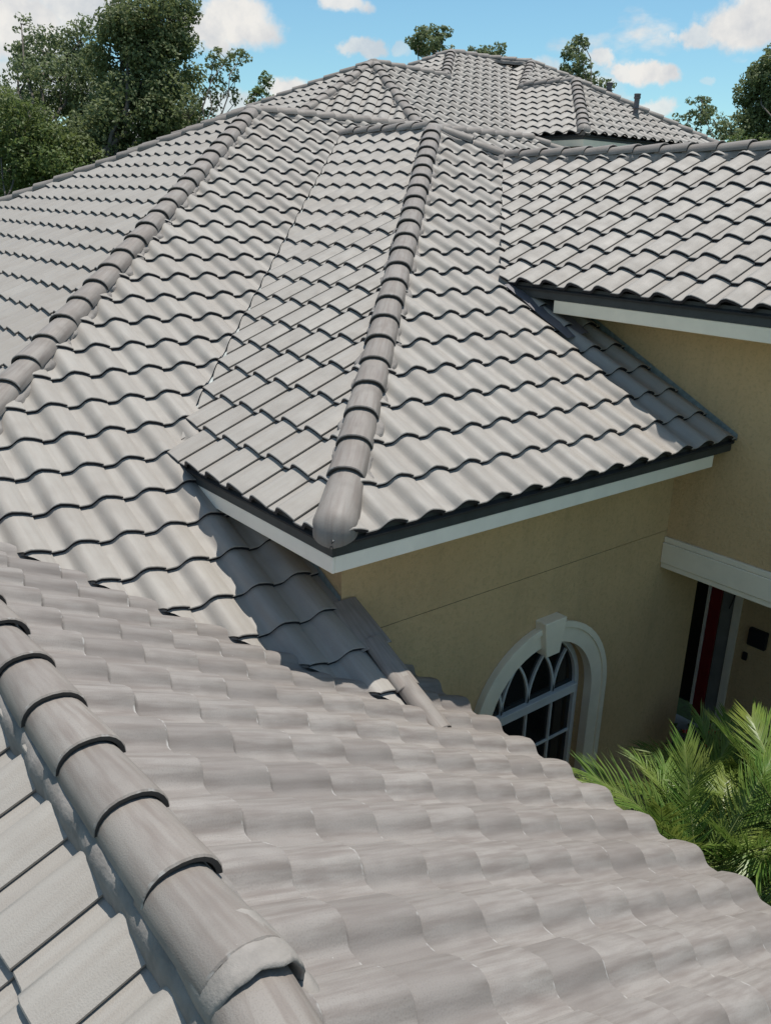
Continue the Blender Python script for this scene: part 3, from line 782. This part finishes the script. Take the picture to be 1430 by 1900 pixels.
def curved_bar(x0, sgn):
    pts = []; rr_ = .68
    for i in range(26):
        a = i / 25 * 1.35
        x = x0 + sgn * rr_ * (1 - math.cos(a)); z = wsp + rr_ * math.sin(a)
        if (x - wcx) ** 2 + (z - wsp) ** 2 > (wr - .035) ** 2: break
        pts.append((x, z, a))
    if len(pts) < 3: return
    bm = bmesh.new(); rings = []
    for x, z, a in pts:
        nx, nz = math.cos(a) * sgn, -math.sin(a)
        rings.append([bm.verts.new((x + nx * k, YG + yy, z + nz * k)) for k, yy in ((-.011, -.016), (.011, -.016), (.011, .012), (-.011, .012))])
    for i in range(len(rings) - 1):
        for k in range(4): bm.faces.new((rings[i][k], rings[i][(k + 1) % 4], rings[i + 1][(k + 1) % 4], rings[i + 1][k]))
    bmesh.ops.recalc_face_normals(bm, faces=bm.faces[:])
    bmobj('glazing_bar', bm, M['frame'], wf, 40)
for x in mull:
    curved_bar(x, 1); curved_bar(x, -1)
xs = [wcx - wr + .045] + mull + [wcx + wr - .045]; zsn = [sill, CZ - 5.14, CZ - 4.715, CZ - 4.29]
for i in range(4):
    for j in range(3):
        pyobj('pane', [(xs[i], YG + .006, zsn[j]), (xs[i + 1], YG + .006, zsn[j]), (xs[i + 1], YG + .006, zsn[j + 1]), (xs[i], YG + .006, zsn[j + 1])], [(0, 1, 2, 3)], M['glass'], wf)
pyobj('pane', [(wcx - (wr - .04) * math.cos(math.pi * i / 20), YG + .006, wsp + (wr - .04) * math.sin(math.pi * i / 20)) for i in range(21)], [tuple(range(21))], M['glass'], wf)
# dark room behind the glass
wallbox('room_lining', uw + .45, uw + .5, 4.6 / S, 6.2 / S, Z0, -3.4 / S, 'under')

# ---- the entry recess under the beam (back wall faces left)
XB = 9.0
hp(boxobj('wall', (XB, .6, 0), (XB + .1, 4.69, CZ - 3.0), M['stucco'], None, 0))
hp(boxobj('wall', (7.64, 5.25, 0), (XB + .1, 5.35, CZ - 3.0), M['stucco'], None, 0))
hp(boxobj('wall', (7.622, YW + .002, 0), (7.70, 5.24, CZ - 3.0), M['stucco'], None, 0))
hp(boxobj('porch_ceiling', (7.31, .6, CZ - 3.0), (XB + .1, 5.35, CZ - 2.95), M['stucco'], None, 0))
sl_ = hp(boxobj('side_light', (XB - .004, 4.875, CZ - 5.75), (XB + .05, 5.24, CZ - 3.01), M['glass'], None, .002)); sl_['label'] = 'narrow dark glass panel beside the red door'
boxobj('side_light_bar', (XB - .03, 4.842, CZ - 5.75), (XB + .02, 4.872, CZ - 3.01), M['white'], sl_, .003)
dr = hp(boxobj('door', (XB - .012, 4.70, 0.1), (XB + .05, 4.838, CZ - 3.01), M['red'], None, .004)); dr['label'] = 'dark red door edge in the porch'
hp(boxobj('door_casing', (XB - .01, 4.53, 0.1), (XB - .002, 4.685, CZ - 3.01), M['greywall'], None, .002))
hp(boxobj('door_casing', (XB - .035, 4.436, 0.1), (XB - .002, 4.526, CZ - 3.01), M['trim'], None, .004))
hp(boxobj('mail_box', (XB - .06, 4.07, CZ - 4.66), (XB - .002, 4.29, CZ - 4.44), M['dark_metal'], None, .01))
hp(boxobj('door_bell', (XB - .03, 4.27, CZ - 4.88), (XB - .002, 4.33, CZ - 4.78), M['dark_metal'], None, .006))
bm = bmesh.new(); tube(bm, [Vector((XB - .04, 4.56 + .05 * math.sin(i * .5), CZ - 3.02 - i * .1)) for i in range(14)], [.007] * 14, 6); hp(bmobj('cable', bm, M['dark_metal'], None, 180))
g = pyobj('path', [(6.4, .5, .012), (9, .5, .012), (9, 5.25, .012), (6.4, 5.25, .012)], [(0, 1, 2, 3)], M['paving']); g['kind'] = 'structure'
g = pyobj('planting_bed', [(3.6, .2, .008), (6.39, .2, .008), (6.39, YW, .008), (3.6, YW, .008)], [(0, 1, 2, 3)], M['mulch']); g['kind'] = 'structure'

# ---- valley and wall flashings
def strip(name, pts_l, mat='flash'):
    """ribbon through pairs of points"""
    vs = []; fs = []
    for a, b in pts_l: vs += [a, b]
    for i in range(len(pts_l) - 1): fs.append((2 * i, 2 * i + 1, 2 * i + 3, 2 * i + 2))
    return hp(pyobj(name, vs, fs, M[mat]))
def valley(A, B, la, lb, lift=.004):
    """A,B survey points along the valley; la/lb plan offsets (u,v) into either slope (each rises SL)"""
    A = P(*A); B = P(*B); up = Vector((0, 0, lift))
    oa = Vector((la[1], la[0], 0)) * .16; ob = Vector((lb[1], lb[0], 0)) * .16
    ra = Vector((0, 0, .16 * SL)); rb = Vector((0, 0, .16 * SL))
    strip('valley_flashing', [(A + oa + ra + up, B + oa + ra + up), (A + up, B + up), (A + ob + rb + up, B + ob + rb + up)])
valley((ev + 4.878, ev, SL * (ev + 4.878) + cM), (vA + 4.878, vA, zA), (1, 0), (0, 1), -.006)
valley((vl(rv), rv, rz), (uRr, vRr, zRr), (1, 0), (0, 1), -.006)
valley((valF(5.06), 5.06, zl(valF(5.06))), (uJ, vJ, zJ), (1, 0), (0, -1), .0)
valley((uB, vlX(uB), pT(uB)), (26.0, vlX(26.0), pT(26.0)), (1, 0), (0, 1), -.006)
# wall flashings: thin upstands
def upstand(A, B, h, off, mat='flash'):
    A = P(*A) + Vector(off); B = P(*B) + Vector(off)
    strip('wall_flashing', [(A, A + Vector((0, 0, h))), (B, B + Vector((0, 0, h)))], mat)
M['flash_dark'] = plain('weathered_flashing', (.30, .36, .36), .5, .4, .3, 20, 40, .2, .4)
upstand((eu - .02, vw, ez), (vl(vw), vw, ez + SL * (vl(vw) - eu)), .06, (-.008, 0, .0), 'flash_dark')
upstand((uw, vwl, zl(uw)), (vwl + 4.8, vwl, zl(vwl + 4.8)), .07, (-.006, 0, 0), 'flash_dark')
upstand((uw, 5.1, zFR(uw, 5.1)), (uw, onF(vFe0, uw) - .35, zFR(uw, onF(vFe0, uw) - .35)), .075, (0, -.02, 0), 'flash_dark')
# dark lead piece under the end of the right wing's eave
bm = bmesh.new(); rn = random.Random(9); g0 = []
for i in range(7):
    row = []
    for j in range(5):
        u = 8.15 + i * .22; v = rv - .12 + j * .12 - .0
        row.append(bm.verts.new(P(u, v, ez + SL * (u - eu)) + Vector((0, 0, .058 + j * .008 + rn.uniform(-.01, .012)))))
    g0.append(row)
for i in range(6):
    for j in range(4): bm.faces.new((g0[i][j], g0[i][j + 1], g0[i + 1][j + 1], g0[i + 1][j]))
hp(bmobj('apron_flashing', bm, M['pipe'], None, 180))

# ---- rake caps along the open right edge of the main slope
def rake():
    A = P(uw - .02, 5.06, zl(uw)); B = P(valF(5.06) - .05, 5.06, zl(valF(5.06) - .05)); Ln = (A - B).length
    F = frame(A, B); F.translation = B
    bm = bmesh.new()
    a, b = A + Vector((.03, 0, .02)), B + Vector((.03, 0, .02))
    vs = [bm.verts.new(q) for q in (a, b, b - Vector((0, 0, .06)), Vector((a.x, a.y, zFR(uw, 5.1) * S + CZ - .02)))]
    bm.faces.new(vs)
    rk = hp(bmobj('rake_board', bm, M['mortar']))
    n = 3
    for i in range(n):
        o = bpy.data.objects.new('ridge_tile', CAP_ME); COL.objects.link(o); o.parent = rk
        o.matrix_basis = F @ Matrix.Translation((-.035, Ln * i / n - .05, .035)) @ Matrix.Diagonal(((.66, 1.02, .66, 1), (.72, 1.02, .46, 1), (1.0, 1.02, .18, 1))[i]) @ Matrix.Rotation(R(random.uniform(-1, 1)), 4, 'Z')
rake()

# ---- vent pipes
def vent(p0, h, r=.055):
    bm = bmesh.new(); tube(bm, [p0 - Vector((0, 0, .15)), p0 + Vector((0, 0, h))], [r, r], 14)
    v = hp(bmobj('vent_pipe', bm, M['pipe'], None, 40)); v['label'] = 'dark vent pipe with a collar on the far slope'
    bm = bmesh.new(); tube(bm, [p0 + Vector((0, 0, h * .82)), p0 + Vector((0, 0, h * .9)), p0 + Vector((0, 0, h * .9)), p0 + Vector((0, 0, h * 1.0)), p0 + Vector((0, 0, h * 1.02))], [r * 1.25, r * 1.3, r * 1.1, r * 1.3, r * 1.2], 14)
    bmobj('pipe_cap', bm, M['pipe'], v, 30)
    bm = bmesh.new(); tube(bm, [p0 + Vector((0, 0, h * .40)), p0 + Vector((0, 0, h * .43)), p0 + Vector((0, 0, h * .46))], [r * 1.1, r * 1.7, r * 1.1], 14)
    bmobj('pipe_collar', bm, M['pipe'], v, 30)
    bm = bmesh.new(); tube(bm, [p0 + Vector((0, 0, -.06)), p0 + Vector((0, 0, .05)), p0 + Vector((0, 0, .10))], [r * 2.2, r * 1.5, r * 1.1], 14)
    bmobj('pipe_boot', bm, M['mortar'], v, 60)
vent(P(19.36, 26.0, 2.90), .47)
vb2 = ray(1128, 178, 19.2); vent(vb2, .26, .06)

# ------------------------------------------------------------------ trees
def leaf_cloud(rnd, clumps, per, size, flat=.55):
    """returns verts, faces: small two-triangle leaves spread through each clump's volume"""
    V, Fc = [], []
    for c, rad in clumps:
        for _ in range(int(per * (rad / .9) ** 2)):
            while True:
                d = Vector((rnd.uniform(-1, 1), rnd.uniform(-1, 1), rnd.uniform(-1, 1)))
                if .05 < d.length < 1: break
            d = d.normalized() * (d.length ** .45)
            p = c + Vector((d.x * rad, d.y * rad, d.z * rad * .8))
            n = (d * .7 + Vector((rnd.uniform(-1, 1), rnd.uniform(-1, 1), rnd.uniform(-.4, 1.2)))).normalized()
            a = n.cross(Vector((rnd.uniform(-1, 1), rnd.uniform(-1, 1), rnd.uniform(-1, 1)))).normalized(); b = n.cross(a)
            s_ = size * rnd.uniform(.6, 1.35); w = s_ * flat
            i = len(V)
            V += [p - a * s_ * .5, p + b * w * .5, p + a * s_ * .5 + n * s_ * .12, p - b * w * .5]
            Fc.append((i, i + 1, i + 2, i + 3))
    return V, Fc
def limb(bm, a, b, r0, r1, rnd, seg=6, wob=.12):
    pts = []; L_ = (b - a).length
    off = Vector((0, 0, 0))
    for i in range(seg + 1):
        t = i / seg
        if 0 < i < seg: off = off * .6 + Vector((rnd.gauss(0, 1), rnd.gauss(0, 1), rnd.gauss(0, .6))) * wob * L_ / seg
        pts.append(a.lerp(b, t) + (off if i < seg else Vector((0, 0, 0))) + Vector((0, 0, math.sin(t * math.pi) * L_ * .05)))
    tube(bm, pts, [r0 + (r1 - r0) * i / seg for i in range(seg + 1)], 7)
    return pts
def tree(label, px, dist, lobes, leaf='oak', per=260, size=.17, trunk=.22, seed=1, group=None, name='tree', clump=.75, dens=1.0, cat='tree', bare=0):
    """lobes: (px, py, radius_px_x, radius_px_y, clumps): the crown's masses as they stand at that distance"""
    rnd = random.Random(seed)
    base = ray(px, 900, dist); base.z = 0
    d0 = (Vector((base.x, base.y, 0))).normalized(); side = Vector((d0.y, -d0.x, 0))
    root = thing(name, label, cat, base, group)
    clumps = []; centres = []
    for (lx, ly, rx, ry, n) in lobes:
        c = ray(lx, ly, dist); wx, wz = rx / FPX * dist, ry / FPX * dist
        dd = rnd.uniform(-.5, .5) * wx
        centres.append((c + d0 * dd, n))
        for _ in range(n):
            while True:
                q = Vector((rnd.uniform(-1, 1), rnd.uniform(-1, 1), rnd.uniform(-1, 1)))
                if q.length < 1: break
            q = q.normalized() * q.length ** .6
            cl = clump * rnd.uniform(.5, 1.15) * min(1, max(.35, min(wx, wz) / 1.3))
            clumps.append((c + side * q.x * wx + d0 * (q.y * wx + dd) + Vector((0, 0, q.z * wz)), cl))
    V, Fc = leaf_cloud(rnd, clumps, per * dens, size)
    V = [v - base for v in V]
    me = bpy.data.meshes.new('crown'); me.from_pydata([tuple(v) for v in V], [], Fc); me.materials.append(M[leaf])
    mkobj('crown', me, None, root)
    bm = bmesh.new()
    top = max(c.z for c, _ in centres); fork = Vector((base.x, base.y, top * .42)) + side * rnd.uniform(-.6, .6)
    tp = limb(bm, Vector((base.x, base.y, -.1)), fork, trunk, trunk * .75, rnd, 7, .08)
    for c, n in centres:
        pts = limb(bm, fork + Vector((0, 0, rnd.uniform(-1, .3))), c, trunk * .38, trunk * .10, rnd, 7, .2)
    for c, cl in clumps[::3 if len(clumps) > 40 else 2]:
        near = min(centres, key=lambda k: (k[0] - c).length)[0]
        limb(bm, near.lerp(c, -.1), c, trunk * .13, trunk * .04, rnd, 4, .2)
    for v in bm.verts: v.co -= base
    bmobj('trunk', bm, M['bark'], root, 180)
    return root
GB = 'trees beyond the house'
tree('tallest dark oak with a bare forked trunk, behind the left hip', 225, 27, [(280, 40, 75, 60, 53), (215, 20, 35, 45, 19), (300, 120, 70, 60, 46), (230, 110, 60, 60, 31), (270, 220, 100, 70, 53), (200, 280, 90, 70, 37), (330, 260, 60, 60, 31), (250, 330, 110, 40, 22)], seed=3, group=GB, trunk=.24, per=640, size=0.133, clump=.7)
tree('wide grey-green oak at the left edge with wispy top branches', 120, 30, [(85, 100, 62, 40, 28), (45, 100, 30, 30, 11), (150, 75, 45, 40, 19), (40, 45, 16, 16, 5), (110, 160, 85, 50, 37), (160, 180, 55, 70, 31), (60, 130, 48, 24, 14), (110, 240, 80, 60, 31)], leaf='fartree', seed=5, group=GB, trunk=.2, per=528, size=0.133, clump=.66)
tree('low bushy tree at the far left edge below the oaks', 40, 25, [(30, 240, 60, 55, 31), (20, 320, 70, 60, 37), (95, 300, 60, 60, 34), (150, 330, 60, 50, 28), (60, 260, 40, 40, 16)], leaf='vine', seed=8, group=GB, trunk=.12, per=672, size=0.117, clump=.7)
tree('dark rounded tree at the photo\'s left edge behind the bushy one', 0, 34, [(15, 200, 60, 45, 28), (-30, 240, 60, 70, 25), (60, 215, 40, 40, 12)], leaf='oak', seed=9, group=GB, per=528, size=0.148, trunk=.16, clump=.8)
tree('sparse vine-hung tree right of the tall oak', 375, 26, [(395, 120, 24, 26, 9), (420, 112, 26, 20, 11), (448, 105, 14, 10, 5), (380, 190, 26, 30, 14), (400, 165, 26, 24, 9), (436, 150, 8, 20, 5), (350, 220, 30, 36, 19), (437, 190, 4, 14, 3)], leaf='oak', seed=11, group=GB, trunk=.1, per=1056, size=0.109, clump=.45)
tree('small bright green treetop above the main ridge', 487, 24, [(487, 182, 26, 18, 16), (492, 155, 11, 14, 6), (478, 195, 22, 10, 8)], leaf='vine', seed=12, group=GB, trunk=.08, per=1478, size=0.101, clump=.42)
tree('round treetop left of the highest ridge', 800, 40, [(800, 85, 40, 24, 28), (775, 80, 16, 16, 8), (822, 68, 14, 14, 8), (805, 62, 14, 12, 6)], leaf='fartree', seed=14, group=GB, trunk=.2, per=739, size=0.156, clump=.7)
tree('low treetop just right of the highest ridge', 910, 42, [(905, 98, 36, 12, 19), (925, 96, 18, 14, 9), (885, 100, 20, 10, 8)], leaf='fartree', seed=15, group=GB, trunk=.2, per=792, size=0.156, clump=.6)
tree('slender pointed tree right of the second hip', 1070, 34, [(1070, 120, 30, 30, 23), (1072, 90, 17, 20, 11), (1078, 74, 9, 10, 5), (1090, 150, 30, 16, 12), (1055, 140, 20, 20, 9), (1125, 165, 14, 12, 6)], leaf='fartree', seed=16, group=GB, trunk=.12, per=1033, size=0.133, clump=.55)
tree('thin airy tree right of the far wing', 1300, 33, [(1298, 205, 34, 26, 16), (1325, 225, 34, 28, 19), (1275, 225, 26, 20, 11), (1300, 184, 12, 10, 5), (1345, 250, 26, 30, 14), (1262, 235, 20, 10, 6)], leaf='fartree', seed=18, group=GB, trunk=.09, per=777, size=0.125, clump=.5)
tree('dark dense tree at the right edge', 1420, 34, [(1410, 170, 36, 45, 31), (1440, 130, 40, 36, 25), (1410, 240, 40, 40, 28), (1370, 240, 26, 30, 16), (1450, 220, 50, 70, 31)], leaf='oak', seed=19, group=GB, trunk=.18, per=608, size=0.140, clump=.7)
tree('low green shrubby tree behind the far eave corner', 1380, 30, [(1370, 280, 40, 24, 19), (1415, 275, 30, 24, 16), (1345, 290, 26, 16, 9), (1460, 280, 40, 30, 16)], leaf='vine', seed=20, group=GB, trunk=.08, per=576, size=0.117, clump=.6)
# a far tree line that closes the horizon
rnd = random.Random(31); cl = []
for i in range(150):
    a = -.75 + 2.9 * i / 150; dist = rnd.uniform(55, 75)
    d = Vector((math.sin(a), math.cos(a), 0)); h = rnd.uniform(7.5, 11.0)
    for q in range(5): cl.append((d * (dist + rnd.uniform(-3, 3)) + Vector((rnd.uniform(-2, 2), rnd.uniform(-2, 2), h * (.2 + .2 * q) * rnd.uniform(.8, 1.05))), rnd.uniform(1.3, 2.2)))
V, Fc = leaf_cloud(rnd, cl, 40, .55)
me = bpy.data.meshes.new('distant_trees'); me.from_pydata([tuple(v) for v in V], [], Fc); me.materials.append(M['fartree'])
o = mkobj('distant_trees', me); o['kind'] = 'stuff'; o['label'] = 'far belt of green trees along the horizon'; o['category'] = 'trees'

# ------------------------------------------------------------------ palms in the courtyard
def frond_mesh(seed, length=1.35, arch=.75, nl=46, droop=.35):
    """feather frond: along +Y, arching down; leaflets in a shallow V"""
    rnd = random.Random(seed); V, Fc = [], []
    def spine(t):
        y = length * (math.sin(t * arch) / arch); z = -length * (1 - math.cos(t * arch)) / arch * .9
        return Vector((.04 * math.sin(t * 3 + seed), y, z))
    for i in range(nl):
        t = .16 + .84 * i / (nl - 1); p = spine(t); tan = (spine(min(1, t + .02)) - spine(t - .02)).normalized()
        nrm = Vector((1, 0, 0)).cross(tan)
        ln = length * .36 * (math.sin(min(1, (t - .05) * 1.15) * math.pi * .86) ** .6 * .85 + .12) * rnd.uniform(.88, 1.1)
        for sgn in (-1, 1):
            ang = R(58 - 34 * t) + rnd.gauss(0, .07); lift = R(24) + rnd.gauss(0, .14)
            d = (Vector((sgn, 0, 0)) * math.sin(ang) * math.cos(lift) + tan * math.cos(ang) + nrm * math.sin(ang) * math.sin(lift)).normalized()
            w = .0095 * length / 1.35 * rnd.uniform(.85, 1.15); sd = d.cross(nrm).normalized() * w
            k = len(V); e1 = p + d * ln * .5 + Vector((0, 0, -.02 * ln)); e2 = p + d * ln + Vector((0, 0, -droop * ln * rnd.uniform(.5, 1.1)))
            fold = nrm * w * .5
            V += [p - sd * .6, p + sd * .6, e1 + sd - fold * 0, e1 + fold * -1, e1 - sd, e2]
            Fc += [(k, k + 1, k + 2, k + 3), (k, k + 3, k + 4), (k + 3, k + 2, k + 5), (k + 4, k + 3, k + 5)]
    me = bpy.data.meshes.new('frond'); me.from_pydata([tuple(v) for v in V], [], Fc); me.materials.append(M['palm'])
    bm = bmesh.new(); pts = [spine(i / 12) for i in range(13)]; tube(bm, pts, [.011 - .008 * i / 12 for i in range(13)], 6)
    r_ = bpy.data.meshes.new('rachis'); bm.to_mesh(r_); bm.free(); r_.materials.append(M['rachis']); r_.shade_smooth()
    return me, r_
FR = [frond_mesh(s_, 1.35, a_, 46, d_) for s_, a_, d_ in ((1, .55, .22), (2, .95, .35), (3, 1.3, .42), (4, .3, .15))]
def palm(label, c, n=15, scale=1., seed=0, up=62, low=-15):
    rnd = random.Random(seed); c = Vector(c)
    root = thing('palm', label, 'palm', (c.x, c.y, 0), 'palms in the courtyard')
    bm = bmesh.new(); pts = [Vector((0, 0, -.05)) + Vector((.05 * math.sin(i), .05 * math.cos(i * 1.3), (c.z + .05) * i / 9)) for i in range(10)]
    pts[-1] = Vector((0, 0, c.z)); tube(bm, pts, [.085 + .012 * (i % 2) for i in range(10)], 10); bmobj('trunk', bm, M['ptrunk'], root, 50)
    for i in range(n):
        az = i * 2.39996 + rnd.uniform(-.3, .3); el = R(low + (up - low) * (i / (n - 1)) ** .8 + rnd.uniform(-8, 8))
        me, rc = FR[3 if el > R(55) else rnd.choice((0, 0, 1)) if el > R(25) else rnd.choice((1, 2))]
        o = bpy.data.objects.new('frond', me); COL.objects.link(o); o.parent = root
        sc_ = scale * rnd.uniform(.85, 1.12)
        o.matrix_basis = Matrix.Translation((0, 0, c.z)) @ Matrix.Rotation(az, 4, 'Z') @ Matrix.Rotation(el, 4, 'X') @ Matrix.Rotation(rnd.uniform(-.5, .5), 4, 'Y') @ Matrix.Diagonal((sc_, sc_, sc_, 1))
        q = bpy.data.objects.new('rachis', rc); COL.objects.link(q); q.parent = o
def at_z(px, py, z):
    d = FW + RT * ((px - 715) / FPX) - UP * ((py - 950) / FPX); k = z / d.z
    return (d.x * k, d.y * k, CZ + z)
palm('palm nearest the arched window, with an upright frond beside its frame', at_z(1215, 1600, -4.15), 16, .55, 2, 68, -20)
palm('middle palm of the courtyard, arching over the roof edge', at_z(1300, 1615, -4.05), 20, .64, 5, 62, -25)
palm('palm at the right edge with yellow-green fronds reaching up', at_z(1470, 1560, -3.9), 17, .62, 9, 60, -20)
palm('low palm in front of the porch, its fronds in shade', at_z(1345, 1500, -4.4), 15, .58, 12, 66, -15)
palm('palm close under the near eave at the right edge', at_z(1425, 1690, -4.4), 20, .66, 15, 58, -20)
palm('small palm in the planting bed behind the middle palm', at_z(1285, 1540, -4.5), 13, .52, 27, 62, -10)

# flowering shrub in the porch
def shrub(label, c, rad, n, seed, flowers=0):
    rnd = random.Random(seed); c = Vector(c); root = thing('shrub', label, 'shrub', (c.x, c.y, 0), 'shrubs by the porch')
    cl = [(Vector((rnd.gauss(0, rad * .45), rnd.gauss(0, rad * .45), c.z + rnd.uniform(-.5, .5) * rad)), rad * rnd.uniform(.25, .45)) for _ in range(n)]
    V, Fc = leaf_cloud(rnd, cl, 900, .075)
    me = bpy.data.meshes.new('foliage'); me.from_pydata([tuple(v) for v in V], [], Fc); me.materials.append(M['shrub']); mkobj('foliage', me, None, root)
    bm = bmesh.new()
    for q, _ in cl: limb(bm, Vector((q.x * .2, q.y * .2, 0)), q, .018, .006, rnd, 5, .15)
    bmobj('stem', bm, M['bark'], root, 180)
    for _ in range(flowers):
        q, r_ = rnd.choice(cl); d = Vector((rnd.uniform(-1, -.1), rnd.uniform(-1, .2), rnd.uniform(.1, 1))).normalized()
        bm = bmesh.new(); k = q + d * r_ * 1.05
        for a in range(5):
            an = a * 1.2566; e = Vector((math.cos(an), math.sin(an), .3)) * .03
            e2 = Vector((math.cos(an + .6), math.sin(an + .6), .3)) * .028
            bm.faces.new([bm.verts.new(k), bm.verts.new(k + e), bm.verts.new(k + (e + e2) * .8), bm.verts.new(k + e2)])
        bmobj('flower', bm, M['flower'], root)
shrub('dark leafy shrub with small red flowers inside the porch', (7.2, 3.55, CZ - 5.0), .42, 26, 3, 9)
shrub('rounded dark shrub deeper in the porch by the trim post', (7.25, 3.0, CZ - 4.9), .36, 20, 4, 3)
